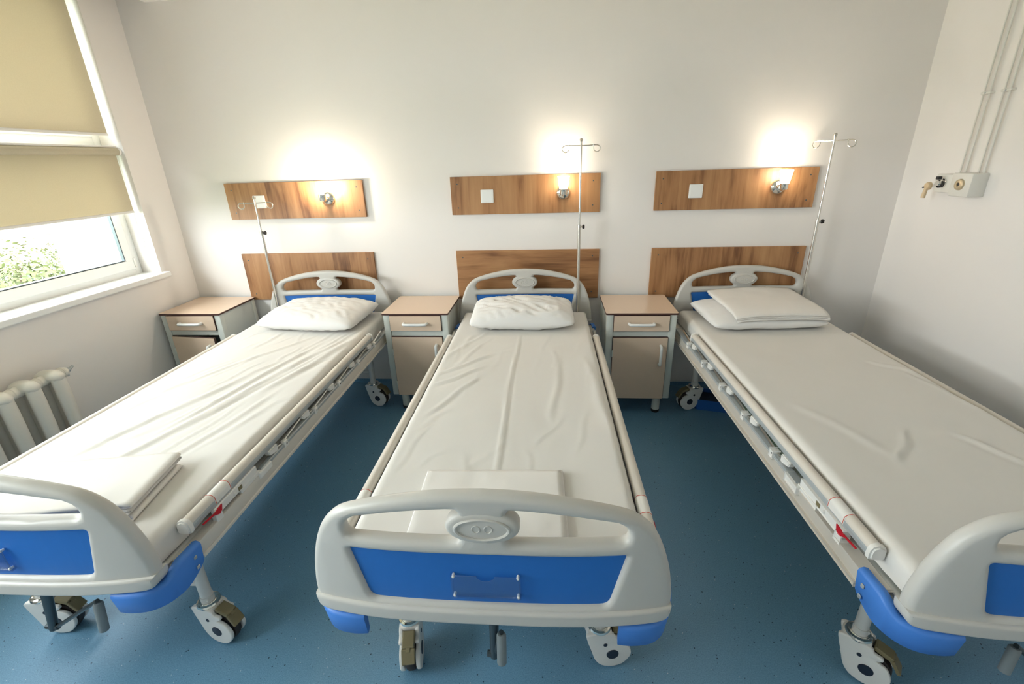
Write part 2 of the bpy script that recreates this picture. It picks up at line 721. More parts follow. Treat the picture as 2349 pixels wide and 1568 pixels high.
def blind(name, label, y0, y1, ztop, zbot, cord):
    x = XL - .040
    t = thing(name, label, 'blind', (x, (y0 + y1) / 2, zbot))
    def loc(b):
        b.transform(T(-x, -(y0 + y1) / 2, -zbot))
        return b
    b = NB()
    tube(b, [(x + .002, y0, ztop), (x + .002, y1, ztop)], .023, 20)
    obj('fabric_roll', loc(b), M['blind'], t, True)
    for yy in (y0 - .012, y1):
        b = NB()
        tube(b, [(x + .002, yy, ztop), (x + .002, yy + .012, ztop)], .025, 18)
        box(b, FX, x - .012, yy, yy + .012, ztop - .014, ztop + .024)
        obj('bracket', loc(b), M['absw'], t, True)
    b = NB()
    box(b, FX + .002, x + .012, y0, y1, ztop + .0225, ztop + .034, .003)
    obj('cassette', loc(b), M['absw'], t)
    b = NB()
    n = 24
    prv = None
    for k in range(n + 1):
        y = y0 + .008 + (y1 - y0 - .016) * k / n
        dx = 0.0015 * math.sin(k * 1.3)
        a, c = b.verts.new((x + dx * .2, y, ztop + .0)), b.verts.new((x + dx, y, zbot))
        a2, c2 = b.verts.new((x + dx * .2 - .0012, y, ztop)), b.verts.new((x + dx - .0012, y, zbot))
        if prv:
            b.faces.new((prv[0], a, c, prv[1]))
            b.faces.new((prv[2], a2, c2, prv[3]))
        prv = (a, c, a2, c2)
    obj('fabric', loc(b), M['blind'], t, 'all')
    b = NB()
    box(b, x - .005, x + .005, y0 + .006, y1 - .006, zbot - .016, zbot, .004)
    obj('bottom_bar', loc(b), M['absw'], t)
    if cord:
        b = NB()
        pts = [(x - .018, y1 + .006, ztop)]
        for k in range(1, 12):
            pts.append((x - .014 - .02 * k / 12, y1 + .006 + .004 * math.sin(k), ztop - (ztop - 1.20) * k / 12))
        tube(b, pts, .0022, 5)
        kn = [(x - .02 + .010 * math.sin(k * 2.1), y1 + .006 + .010 * math.cos(k * 1.7), 1.215 - .008 * k) for k in range(16)]
        tube(b, smoothline(kn, 3), .0024, 5)
        obj('cord', loc(b), M['pvc'], t, True)
    return t


blind('roller_blind', 'beige roller blind covering the upper pane down to the transom', -2.03, -0.300, 2.58, 1.815, False)
blind('roller_blind', 'beige roller blind pulled half down over the lower pane, with tangled cord', -2.03, -0.288, 1.712, 1.362, True)

# outside: wing wall of the building, ground, trees, houses
b = NB()
box(b, -2.34, XL - .30, 0.10, 0.5, -9, 5)
struct('wall_exterior', b, M['ext'])
b = NB()
box(b, -160, -2.5, -120, 160, -9.2, -9)
struct('ground', b, M['ground'])


def tree(label, loc, rad, h, seed):
    rnd = random.Random(seed)
    t = thing('tree', label, 'tree', (loc[0], loc[1], -9), 0, 'trees outside the window')
    b = NB()
    ztop = loc[2] + 9
    tube(b, [(0, 0, 0), (.1, 0, ztop * .5), (0, .1, ztop - h * .1)], [.3, .22, .10], 10)
    for k in range(7):
        a = k * 2.4
        z = ztop - h * .5 + rnd.uniform(-.6, .6)
        tube(b, [(.05, 0, z - 1.4), (math.cos(a) * rad * .35, math.sin(a) * rad * .35, z), (math.cos(a) * rad * .75, math.sin(a) * rad * .75, z + .7)], [.1, .06, .02], 6)
    obj('trunk', b, M['bark'], t, True)
    b = NB()
    lobes = [(Vector((max(-.6, min(.6, rnd.gauss(0, .4))) * rad, max(-.6, min(.6, rnd.gauss(0, .4))) * rad, ztop - h * .5 + rnd.uniform(-.38, .38) * h)), rnd.uniform(.32, .5) * rad) for _ in range(16)]
    for c, r in lobes:
        for _ in range(1000):
            d = Vector((rnd.gauss(0, 1), rnd.gauss(0, 1), rnd.gauss(0, 1))).normalized()
            p = c + d * r * rnd.uniform(.72, 1.04)
            nrm = (d + Vector((rnd.uniform(-.6, .6), rnd.uniform(-.6, .6), rnd.uniform(-.2, .8)))).normalized()
            u = nrm.cross(Vector((rnd.uniform(-1, 1), rnd.uniform(-1, 1), .3))).normalized()
            v = nrm.cross(u)
            s = rnd.uniform(.035, .085)
            b.faces.new([b.verts.new(p + u * s), b.verts.new(p + v * s * .6), b.verts.new(p - u * s), b.verts.new(p - v * s * .6)])
    f = obj('foliage', b, M['leaf'], t)
    f['kind'] = 'stuff'
    return t


tree('round leafy green tree close outside the window beside the wing wall', (-14.3, 9.0, -0.5), 2.5, 4.4, 3)
tree('wide leafy tree further out behind the nearer round one', (-24.5, 13.0, -2.0), 3.4, 5.6, 11)
tree('small leafy tree low under the window view', (-12.6, 2.3, -2.0), 2.0, 3.2, 23)


def house(label, x, y, wx, wy, z1, seed):
    t = thing('house', label, 'house', (x, y, -9), 0.3, 'houses outside the window')
    b = NB()
    box(b, -wx / 2, wx / 2, -wy / 2, wy / 2, 0, z1 + 9)
    obj('wall', b, M['house'], t)
    b = NB()
    zz = z1 + 9
    o = .5
    v = [b.verts.new(p) for p in ((-wx / 2 - o, -wy / 2 - o, zz), (wx / 2 + o, -wy / 2 - o, zz), (wx / 2 + o, wy / 2 + o, zz), (-wx / 2 - o, wy / 2 + o, zz), (0, -wy / 2 - o, zz + wx * .28), (0, wy / 2 + o, zz + wx * .28))]
    for q in ((0, 1, 4), (1, 2, 5, 4), (2, 3, 5), (3, 0, 4, 5), (3, 2, 1, 0)):
        b.faces.new([v[i] for i in q])
    obj('roof', b, M['roof'], t)
    for k in range(4):
        for zf in (1.4, 4.2):
            yy = -wy / 2 + wy * (k + .5) / 4
            b = NB()
            box(b, wx / 2 - .05, wx / 2 + .03, yy - .5, yy + .5, zz - zf - 1.3, zz - zf)
            obj('window', b, M['hwin'], t)
    return t


house('pale house with a red tiled roof behind the trees', -43, 26, 9, 14, -4.2, 1)
house('distant pale house with a red roof, far beyond the trees', -60, 33, 10, 16, -3.4, 2)
house('distant pale house, its roof half hidden by leaves', -52, 44, 10, 12, -3.8, 3)

# ------------------------------------------------------------------ wooden wall panels
PT = 0.017


def panel(label, x0, x1, z0, z1, m, grp):
    t = thing('wall_panel', label, 'wall panel', ((x0 + x1) / 2, -PT / 2, (z0 + z1) / 2), 0, grp)
    b = NB()
    w, h = (x1 - x0) / 2, (z1 - z0) / 2
    box(b, -w, w, -PT / 2, PT / 2, -h, h, .0012, 1)
    obj('board', b, m, t)
    for sx in (-1, 1):
        for sz in (-1, 1):
            b = NB()
            lathe(b, [(0, .0016), (.0042, .0012), (.005, -.002), (0, -.002)], 10, T(sx * (w - .045), -PT / 2, sz * (h - .045)) @ R(PI / 2, 'X'))
            obj('screw', b, M['dgrey'], t, True)
    return t


Wu, Wl = 0.973, 0.977
for x, m, nm in ((-0.7784, M['wood'], 'by the window wall'), (0.7874, M['wood'], 'over the bed between the other two'), (2.1057, M['wood'], 'over the bed beside the gas outlets')):
    panel('oak board with white switch plate and lamp, ' + nm, x, x + Wu, 1.2594, 1.4989, m, 'upper oak wall boards')
for x, m, nm in ((-0.7726, M['wood'], 'upright grain, behind the headboard next to the window'), (0.7929, M['woodh'], 'level grain, behind the headboard between the others'), (2.1155, M['wood'], 'upright grain, behind the headboard beside the gas outlets')):
    panel('low oak board, ' + nm, x, x + Wl, 0.6792, 1.0185, m, 'lower oak wall boards')

# switch plates
for x, nm in ((-0.545, 'next to the window'), (1.028, 'above the bed between the others'), (2.356, 'above the bed by the gas outlets')):
    t = thing('switch_plate', 'square white blank plate on the oak board ' + nm, 'switch', (x, -PT, 1.374), 0, 'square white plates')
    b = NB()
    box(b, -.042, .042, -.009, 0.001, -.042, .042, .004, 2)
    obj('plate', b, M['pvc'], t)
    b = NB()
    box(b, -.034, .034, -.0112, -.0085, -.034, .034, .002, 2)
    obj('rocker', b, M['pvc'], t)

# ------------------------------------------------------------------ wall lamps


def wall_lamp(x, label, bare):
    t = thing('wall_lamp', label, 'wall lamp', (x, -PT, 1.386), 0, 'wall reading lamps')
    b = NB()
    lathe(b, [(0, .024), (.018, .024), (.030, .020), (.041, .011), (.045, .003), (.045, -.001), (0, -.001)], 32, R(PI / 2, 'X'))
    obj('base', b, M['chrome'], t, True)
    b = NB()
    tube(b, smoothline([(0, -.015, -.004), (0, -.05, -.010), (0, -.078, -.006), (0, -.082, .008)], 5), .009, 12)
    obj('arm', b, M['chrome'], t, True)
    b = NB()
    lathe(b, [(0, -.018), (.020, -.018), (.0225, -.012), (.0245, .022), (.021, .022), (.020, .0), (0, 0)], 24, T(0, -.082, .008))
    obj('socket_cup', b, M['chrome'], t, True)
    if not bare:
        b = NB()
        lathe(b, [(.022, 0), (.0245, .003), (.0305, .035), (.0375, .078), (.0362, .078), (.029, .035), (.0225, .004), (.0, .003)], 28, T(0, -.082, .024))
        obj('glass_shade', b, M['shade'], t, True)
        b = NB()
        lathe(b, [(0, .0), (.010, .004), (.011, .014), (.016, .03), (.014, .042), (0, .05)], 16, T(0, -.082, .026))
        obj('bulb', b, M['bulb'], t, True)
    else:
        b = NB()
        lathe(b, [(.011, 0), (.012, .010), (.019, .022), (.0235, .036), (.020, .050), (.011, .058), (0, .060)], 20, T(0, -.082, .022))
        obj('bulb', b, M['bulb'], t, True)
    return t


wall_lamp(-0.055, 'chrome wall lamp with bare glowing bulb on the oak board next to the window', True)
wall_lamp(1.524, 'chrome wall lamp with glowing cup shade behind the IV pole between two lamps', False)
wall_lamp(2.850, 'chrome wall lamp with glowing cup shade nearest the gas outlets', False)

# ------------------------------------------------------------------ beds
BL = 2.244
HB = BL / 2


def bend(bm):
    for k in range(-9, 10):
        bmesh.ops.bisect_plane(bm, geom=list(bm.verts) + list(bm.edges) + list(bm.faces), plane_co=(k * .05, 0, 0), plane_no=(1, 0, 0))
    for v in bm.verts:
        a = abs(v.co.x) / .455
        v.co.y += .034 * a ** 3.2
    return bm


def ellipse(cx, cz, a, b_, n=28):
    return [(cx + a * math.cos(2 * PI * k / n), cz + b_ * math.sin(2 * PI * k / n)) for k in range(n)]


half = [(0, .910), (.10, .905), (.20, .889), (.285, .868), (.345, .845), (.388, .806), (.414, .758), (.436, .69), (.449, .62), (.452, .575), (.447, .54)]
right = smoothline(half, 4)
outline = [(p.x, p.y) for p in right] + [(.428, .522), (.36, .520)]
outline = outline + [(-x, z) for x, z in outline[::-1]]
seen = []
for p in outline:
    if not seen or (Vector(p) - Vector(seen[-1])).length > 1e-4:
        seen.append(p)
if (Vector(seen[0]) - Vector(seen[-1])).length < 1e-4:
    seen.pop()
outline = seen


def slot(s):
    top = lambda x: .869 - .046 * (x / .335) ** 2
    pts = [(.062, .772), (.056, .780), (.056, .820), (.056, .858), (.062, .866)]
    for x in (.08, .12, .17, .22, .27, .305):
        pts.append((x, top(x)))
    pts += [(.324, .818), (.332, .806), (.334, .792), (.330, .778), (.318, .772), (.2, .772)]
    return [(s * x, z) for x, z in pts]


blue_hole = roundpoly([(-.332, .735), (.332, .735), (.296, .580), (-.296, .580)], [.006, .006, .026, .026], 5)
blue_hole = [(p.x, p.y) for p in blue_hole]


def make_board(parent, foot):
    sgn = -1 if foot else 1
    mtx = T(0, sgn * HB, 0) @ (Matrix.Identity(4) if foot else R(PI, 'Z'))
    b = bend(solid([outline, slot(1), slot(-1), blue_hole], .020, .0155, 3))
    # ledge along the bottom
    lp = [(x, z) for x, z in [(-.30, .520), (.30, .520)]]
    led = smoothline([(-.452, .566), (-.447, .535), (-.425, .522), (-.36, .520), (0, .520), (.36, .520), (.425, .522), (.447, .535), (.452, .566)], 3)
    lo = [(p.x, p.y) for p in led]
    bb = bend(solid([lo], .029, .009, 2))
    merge(b, bb)
    merge(b, solid([ellipse(0, .820, .086, .0475, 40)], .0215, .012, 3))
    b.transform(mtx)
    o = obj('footboard' if foot else 'headboard', b, M['abs'], parent, 55)
    b = bend(solid([[(-.340, .745), (.340, .745), (.302, .570), (-.302, .570)]], .008, .001, 1))
    b.transform(mtx)
    obj('blue_panel', b, M['blue'], o)
    b = NB()
    for s in (-1, 1):
        torus(b, .062, .005, T(0, s * .0212, .820) @ R(PI / 2, 'X'), 36, 8, 1.0, .46)
        # worn raised lettering in the oval
        for k in (-1, 1):
            torus(b, .010, .0018, T(k * .014, s * .0214, .820) @ R(PI / 2, 'X'), 14, 6, .9, 1.0)
    b.transform(mtx)
    obj('oval_badge', b, M['abs'], o, True)
    if foot:
        hb = NB()
        y = -.012
        hp = solid([[(-.082, .606), (.082, .606), (.082, .674), (.026, .674)] + [(.022 * math.cos(a), .674 - .016 * math.sin(a)) for a in [PI * k / 8 for k in range(9)]] + [(-.026, .674), (-.082, .674)]], .0012, .0004, 1)
        hp.transform(T(0, y - .006, 0))
        merge(hb, hp)
        for q in ((-.084, .084, .602, .608), (-.085, -.080, .604, .676), (.080, .085, .604, .676)):
            box(hb, q[0], q[1], y - .008, y + .008, q[2], q[3])
        hb.transform(mtx)
        ho = obj('card_holder', hb, M['clear'], o)
        for px in (-.078, .078):
            for pz in (.610, .671):
                pb = NB()
                lathe(pb, [(0, .004), (.003, .003), (.004, 0), (.0035, -.008)], 10, T(px, y - .006, pz) @ R(PI / 2, 'X'))
                pb.transform(mtx)
                obj('holder_pin', pb, M['absw'], o, True)
    return o


def make_bumper(parent, sx, sy):
    """wrap-round corner guard"""
    b = NB()
    path = [(.325, .030), (.36, .028), (.405, .036), (.436, .058), (.453, .092), (.459, .14), (.460, .185)]
    P = smoothline([(x, y) for x, y in path], 4)
    n = len(P)
    secs = []
    for i, p in enumerate(P):
        d = (P[min(i + 1, n - 1)] - P[max(i - 1, 0)]).normalized()
        nr = Vector((d.y, -d.x, 0))                       # outward
        k = i / (n - 1)
        e_ = max(0, min(1, (k - .52) / .25))
        zt = .519 + .032 * e_ * e_ * (3 - 2 * e_)
        zb = .440 + .03 * max(0, (k - .72) / .28) ** 1.5
        ring = []
        for off, z in ((.0, zt), (.010, zt - .004), (.014, zt - .012), (.006, zb + .004), (.0, zb), (-.012, zb + .004), (-.012, zt - .004)):
            q = p + nr * off
            ring.append(b.verts.new((sx * q.x, sy * (HB - q.y + .03), z)))
        secs.append(ring)
    m = len(secs[0])
    for a, c in zip(secs, secs[1:]):
        for k in range(m):
            b.faces.new((a[k], a[(k + 1) % m], c[(k + 1) % m], c[k]))
    b.faces.new(secs[0])
    b.faces.new(secs[-1][::-1])
    # tray that fills the top behind the rim
    pts = [(sx * .33, sy * (HB + .0)), (sx * .40, sy * (HB - .004)), (sx * .445, sy * (HB - .04)), (sx * .462, sy * (HB - .12)), (sx * .42, sy * (HB - .14)), (sx * .33, sy * (HB - .05))]
    prism(b, pts, .500, .512)
    o = obj('corner_bumper', b, M['bump'], parent, 50)
    for (y, z) in ((.155, .515), (.155, .478)):
        h = NB()
        box(h, -.004, .001, -.006, .006, -.006, .006, .002, 1, T(sx * .4725, sy * (HB - y + .03), z))
        obj('bolt', h, M['alu'], o)
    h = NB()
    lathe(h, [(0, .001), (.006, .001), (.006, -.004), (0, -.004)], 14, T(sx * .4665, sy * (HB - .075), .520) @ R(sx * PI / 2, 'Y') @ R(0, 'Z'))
    obj('bolt_hole_shade', h, M['navy'], o)  # dark disc paints in the shade of a bolt hole
    return o


CASTER = None


def make_caster():
    """trail runs along +x, wheel axis along y, origin on the floor under the stem"""
    b = NB()
    prof = smoothline([(-.036, .135), (-.038, .112), (-.030, .085), (-.022, .058), (-.014, .034), (.004, .012), (.034, .004), (.064, .012), (.084, .038), (.086, .062), (.072, .088), (.048, .098), (.060, .106), (.058, .116), (.040, .120), (.028, .134)], 3, True)
    pf = [(p.x, p.y) for p in prof]
    for s in (-1, 1):
        q = solid([pf], .006, .0035, 2)
        q.transform(T(0, s * .0225, 0))
        merge(b, q)
    box(b, -.036, .032, -.026, .026, .104, .136, .006, 2)
    o = obj('caster', b, M['absw'], None, 45)
    w = NB()
    lathe(w, [(0, -.013), (.046, -.013), (.053, -.011), (.0555, -.005), (.0555, .005), (.053, .011), (.046, .013), (0, .013)], 32, T(.032, 0, .0555) @ R(PI / 2, 'X'))
    wo = obj('wheel', w, M['rubber'], o, 50)
    for s in (-1, 1):
        h = NB()
        lathe(h, [(0, .0015), (.0165, .0015), (.0178, -.001), (0, -.001)], 24, T(.034, s * .0288, .055) @ R(-s * PI / 2, 'X'))
        obj('hub_cap', h, M['navy'], o, 50)
        h = NB()
        lathe(h, [(0, .0012), (.0055, .0012), (.006, -.001), (0, -.001)], 14, T(.012, s * .0288, .095) @ R(-s * PI / 2, 'X'))
        obj('fork_screw', h, M['navy'], o, 50)
    r = NB()
    torus(r, .0255, .007, T(0, 0, .139), 28, 8)
    lathe(r, [(.0, .146), (.022, .146), (.026, .138), (0, .136)], 24)
    obj('swivel_ring', r, M['chrome'], o, True)
    p = NB()
    box(p, -.022, .022, -.017, .017, -.007, .007, .003, 2, T(.058, 0, .122) @ R(math.radians(18), 'Y'))
    box(p, -.020, .020, -.0185, .0185, -.005, .005, .003, 2, T(.088, 0, .098) @ R(math.radians(58), 'Y'))
    box(p, -.008, .008, -.006, .006, -.003, .003, .001, 1, T(.080, 0, .116) @ R(math.radians(45), 'Y'))
    obj('brake_pedal', p, M['olive'], o)
    return o


CS = 1.18


def make_guard_rail(parent, s):
    """folded-down side rail, s = +1 / -1 side"""
    y0, y1 = -.955, .615
    b = NB()
    box(b, s * .444, s * .464, -.62, .90, .536, .552, .003, 1)
    root = obj('guard_rail', b, M['alu'], parent)
    # aluminium handrail body
    prof = [(-.016, .584), (-.016, .606), (.016, .606), (.019, .596), (.019, .584), (.014, .580), (-.012, .580)]
    b = NB()
    prism(b, [(s * (.437 + x), z) for x, z in prof], -y1, -y0, R(PI / 2, 'X'))
    obj('handrail', b, M['alu'], root)
    b = NB()
    pr = [(-.018, .603), (-.017, .612), (-.010, .619), (.0, .6215), (.010, .619), (.017, .612), (.018, .603)]
    prism(b, [(s * (.437 + x), z) for x, z in pr], -y1, -y0, R(PI / 2, 'X'))
    obj('handrail_cover', b, M['frame'], root, 50)
    for yy, nm in ((y0, -1), (y1, 1)):
        b = NB()
        pr2 = [(-.021, .582), (-.0205, .608), (-.015, .619), (0, .6245), (.015, .619), (.0205, .608), (.022, .592), (.021, .580), (.012, .577), (-.012, .577)]
        prism(b, [(s * (.437 + x), z) for x, z in pr2], -yy, -(yy + nm * .018), R(PI / 2, 'X'))
        bmesh.ops.bevel(b, geom=[e for e in b.edges if e.calc_length() < .03 and abs(e.verts[0].co.y - e.verts[1].co.y) < 1e-4 and abs(e.verts[0].co.y - (yy + nm * .018)) < 1e-3], offset=.005, segments=2, affect='EDGES')
        obj('end_cap', b, M['absw'], root, 50)
    # paper sticker with red borders
    b = NB()
    pr3 = [(s * (.437 + x * 1.05), .6025 + (z - .603) * 1.04) for x, z in pr] + [(s * (.437 + .0194), .588), (s * (.437 - .0185), .600)]
    prism(b, pr3, .852, .772, R(PI / 2, 'X'))
    st = obj('sticker', b, M['absw'], root, 50)
    for yy in (-.850, -.776):
        b = NB()
        prism(b, [(s * (.437 + (abs(x) - .437) * 1.03 if False else .437 + (x * s - .437) * 1.03), .6 + (z - .6) * 1.035) for x, z in pr3], -yy, -(yy + .0022), R(PI / 2, 'X'))
        obj('sticker_border', b, M['redline'], root)
    # knuckles on the handrail, hinges below, folded posts between
    ks = [-.520, -.252, .016, .284, .552]
    for i, y in enumerate(ks):
        b = NB()
        pk = [(-.036, .580), (-.030, .560), (.014, .548), (.026, .552), (.026, .580)]
        t = bmesh.new()
        prism(t, pk, -.011, .011, T(s * .450, y, 0) @ Matrix(((0, 0, 1, 0), (1, 0, 0, 0), (0, 1, 0, 0), (0, 0, 0, 1))))
        bmesh.ops.bevel(t, geom=list(t.edges), offset=.003, segments=2, affect='EDGES')
        merge(b, t)
        obj('rail_knuckle', b, M['absw'], root, 45)
        b = NB()
        box(b, s * .447, s * .468, y + .062, y + .088, .532, .562, .004, 2)
        hg = obj('rail_hinge', b, M['absw'], root, 45)
        b = NB()
        lathe(b, [(0, .001), (.003, .001), (.003, -.002), (0, -.002)], 8, T(s * .4685, y + .075, .548) @ R(s * PI / 2, 'Y'))
        obj('hinge_pin', b, M['black'], hg)
        b = NB()
        yl, zl, yh, zh = y + .075, .553, y + .275 if i < 4 else y + .30, .560
        tube(b, [(s * .452, y + .01, .561), (s * .452, y + .06, .555)], .005, 8)
        tube(b, [(s * .450, y + .085, .556), (s * .446, min(y + .255, .86), .572)], .0065, 8)
        obj('rail_post', b, M['steel'], root, True)
    # latch at the foot end
    b = NB()
    box(b, s * .446, s * .462, -.872, -.640, .552, .582, .003, 1)
    box(b, s * .446, s * .462, -.740, -.630, .536, .556, .003, 1)
    box(b, s * .444, s * .464, -.872, -.842, .530, .560, .003, 1)
    box(b, s * .447, s * .469, -.640, -.560, .520, .548, .005, 2)
    lp = obj('latch_plate', b, M['absw'], root)
    b = NB()
    lathe(b, [(0, .006), (.005, .005), (.006, 0), (0, -.002)], 12, T(s * .463, -.775, .566) @ R(s * PI / 2, 'Y'))
    obj('latch_button', b, M['absw'], lp, True)
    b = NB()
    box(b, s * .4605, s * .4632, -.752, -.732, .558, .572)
    obj('latch_slot_shade', b, M['olive'], lp)  # dark slip stands in for shade inside the slot
    b = NB()
    lv = [(-.930, .579), (-.870, .574), (-.855, .578), (-.840, .580), (-.846, .562), (-.858, .556), (-.870, .562), (-.885, .570), (-.930, .575)]
    prism(b, [(p[0], p[1]) for p in lv], s * .4625, s * .4665, Matrix(((0, 0, 1, 0), (1, 0, 0, 0), (0, 1, 0, 0), (0, 0, 0, 1))))
    obj('release_lever', b, M['red'], root)
    return root


def make_bed():
    t = thing('hospital_bed', '', 'bed')
    # side beams
    for s in (-1, 1):
        b = NB()
        box(b, s * .428, s * .462, -1.03, 1.03, .476, .538, .004, 2)
        box(b, s * .424, s * .467, -.962, .962, .476, .490, .003, 1)
        obj('side_beam', b, M['frame'], t, 40)
    for y in (-1.02, -.86, -.3, .3, .86, 1.02):
        b = NB()
        box(b, -.43, .43, y - .02, y + .02, .480, .525, .003, 1)
        obj('cross_beam', b, M['post'], t, 40)
    b = NB()
    box(b, -.425, .425, -1.05, 1.05, .522, .536, .003, 1)
    obj('mattress_deck', b, M['post'], t)
    for sx in (-1, 1):
        for sy in (-1, 1):
            b = NB()
            tube(b, [(sx * .318, sy * .862, .158), (sx * .318, sy * .862, .49)], .019, 16)
            l = obj('leg', b, M['post'], t, True)
            b = NB()
            tube(b, [(sx * .318, sy * .862, .172), (sx * .318, sy * .862, .195)], .0215, 16)
            lathe(b, [(0, .004), (.005, .003), (.006, 0), (0, -.002)], 10, T(sx * .318 + .012, sy * .862 - .016, .184) @ R(PI / 2, 'X'))
            obj('clamp_collar', b, M['post'], l, True)
    for sy in (-1, 1):
        b = NB()
        tube(b, [(-.318, sy * .862, .25), (.318, sy * .862, .25)], .011, 12)
        obj('leg_stretcher', b, M['post'], t, True)
    make_board(t, False)
    make_board(t, True)
    for sx in (-1, 1):
        for sy in (-1, 1):
            make_bumper(t, sx, sy)
    make_guard_rail(t, 1)
    make_guard_rail(t, -1)
    return t


def add_casters(bed, angles):
    for (sx, sy), a in angles.items():
        c = copy_tree(CASTER, bed)
        c.location = (sx * .318, sy * .862, 0)
        c.scale = (CS, CS, CS)
        c.rotation_euler = (0, 0, math.radians(a))


def add_crank(bed, pts, handle):
    b = NB()
    tube(b, [(0, -.80, .47), (pts[0][0], -1.0, .452), pts[0]], .010, 10)
    tube(b, [pts[0], pts[1]], [.014, .012], 10)
    tube(b, [(pts[1][0] - .02, pts[1][1], pts[1][2] + .01), (pts[1][0] + .02, pts[1][1], pts[1][2] + .01)], .009, 8)
    tube(b, [pts[1], pts[2]], .0065, 8)
    c = obj('crank', b, M['dgrey'], bed, True)
    b = NB()
    h0, h1 = Vector(pts[2]), Vector(handle)
    tube(b, [h0 + (h1 - h0) * .06, h0 + (h1 - h0) * .12, h1], [.010, .0135, .0135], 14)
    obj('crank_handle', b, M['grip'], c, True)


BEDS = [(-0.0969, -1.2136, 0.0178), (1.2835, -1.2221, 0.0129), (2.7318, -1.1898, 0.0206)]
bed_labels = ['white hospital bed with blue end panels beside the radiator and window',
              'white hospital bed with blue end panels standing between the two other beds',
              'white hospital bed with blue end panels along the wall with gas outlets']
CASTER = make_caster()
beds = [make_bed()]
beds += [copy_tree(beds[0]) for _ in range(2)]
for bd, (x, y, a), lb in zip(beds, BEDS, bed_labels):
    bd.location = (x, y, 0)
    bd.rotation_euler = (0, 0, a)
    tag(bd, lb, 'bed', 'hospital beds')
add_casters(beds[0], {(1, -1): -12, (-1, -1): 5, (1, 1): -15, (-1, 1): 160})
add_casters(beds[1], {(1, -1): 8, (-1, -1): -80, (1, 1): 30, (-1, 1): 200})
add_casters(beds[2], {(1, -1): -60, (-1, -1): -38, (1, 1): 20, (-1, 1): 194})
for o in [CASTER] + list(CASTER.children):
    bpy.data.objects.remove(o)
add_crank(beds[0], [(0, -1.045, .435), (-.03, -1.055, .262), (.165, -1.055, .392)], (.148, -1.06, .275))
add_crank(beds[1], [(0, -1.045, .435), (-.004, -1.055, .272), (.022, -1.075, .40)], (.020, -1.08, .285))
add_crank(beds[2], [(0, -1.045, .435), (.03, -1.055, .270), (-.100, -1.055, .388)], (-.104, -1.06, .300))

# ------------------------------------------------------------------ mattresses and sheets
MT = .632      # top of the sheet
HW, HL = .410, 1.052


def mattress(bed, m, label):
    x, y, a = bed
    b = NB()
    box(b, -HW + .008, HW - .008, -HL + .008, HL - .008, .536, MT - .008, .02, 3)
    b.transform(T(0, 0, -.536))
    o = obj('mattress', b, m, None, 40)
    o.location = (x, y, .536)
    o.rotation_euler = (0, 0, a)
    return tag(o, label, 'mattress', 'mattresses under the sheets')


def ridge(x, y, p0, p1, wd, amp):
    """soft crease from p0 to p1"""
    p0, p1, p = Vector(p0), Vector(p1), Vector((x, y))
    d = p1 - p0
    L_ = d.length
    d /= L_
    t = (p - p0).dot(d) / L_
    s = (p - p0).dot(Vector((-d.y, d.x)))
    s += .006 * math.sin(t * 9 + p0.x * 20)
    e = max(0, min(1, t * 5)) * max(0, min(1, (1 - t) * 5))
    if t <= 0 or t >= 1:
        return 0
    return amp * e * (math.exp(-(s / wd) ** 2) - .45 * math.exp(-((s + wd * 1.8) / (wd * 1.3)) ** 2))


def sheet(bed, label, drop, creases, waves, seed, gap=None, lift=None):
    bx, by, ba = bed
    rnd = random.Random(seed)
    b = NB()
    r = .026
    NX, NY = 96, 220
    EX, EY = HW + drop, HL + drop
    V = {}
    for i in range(NX + 1):
        for j in range(NY + 1):
            u = -EX + 2 * EX * i / NX
            v = -EY + 2 * EY * j / NY

            def fold(c, h):
                s = 1 if c >= 0 else -1
                c = abs(c)
                f = h - r
                if c <= f:
                    return s * c, 0.0
                arc = r * PI / 2
                if c <= f + arc:
                    an = (c - f) / r
                    return s * (f + r * math.sin(an)), r * (1 - math.cos(an))
                return s * h, r + (c - f - arc)
            px, dx = fold(u, HW)
            py, dy = fold(v, HL)
            dz = max(dx, dy)
            z = MT - dz
            k = 1 - min(1, dz / .02)
            nz = 0.0
            for p0, p1, wd, amp in creases:
                nz += ridge(u, v, p0, p1, wd, amp)
            q = Vector((u * 3.0 + seed, v * 1.6, 0))
            nz += waves * .0035 * noise.noise(q)
            q2 = Vector((u * 9 + v * 2.5 + seed, v * 4.0 - u * 2, 2.0))
            nz += waves * .0016 * noise.noise(q2)
            z += nz * k
            if dz > .012:
                side = .0032 * noise.noise(Vector((u * 6, v * 14, seed))) + .0028 * noise.noise(Vector((u * 17, v * 31, seed + 4)))
                kk = min(1, dz / .05)
                if dx >= dy:
                    px += (side * kk + .002) * (1 if u > 0 else -1)
                else:
                    py += (side * kk + .002) * (1 if v > 0 else -1)
                z += .006 * noise.noise(Vector((u * 2, v * 6, seed + 9))) * kk
                if lift:
                    z += lift(u, v) * max(0, (dz - .03) / (drop - .03))
            V[i, j] = b.verts.new((px, py, z))
    for i in range(NX):
        for j in range(NY):
            if gap:
                u = -EX + 2 * EX * (i + .5) / NX
                v = -EY + 2 * EY * (j + .5) / NY
                if gap(u, v):
                    continue
            b.faces.new((V[i, j], V[i + 1, j], V[i + 1, j + 1], V[i, j + 1]))
    bmesh.ops.delete(b, geom=[v for v in b.verts if not v.link_faces], context='VERTS')
    b.transform(T(0, 0, -MT))
    o = obj('bed_sheet', b, M['sheet'], None, 'all')
    o.location = (bx, by, MT)
    o.rotation_euler = (0, 0, ba)
    return tag(o, label, 'sheet', 'fitted sheets on the beds')


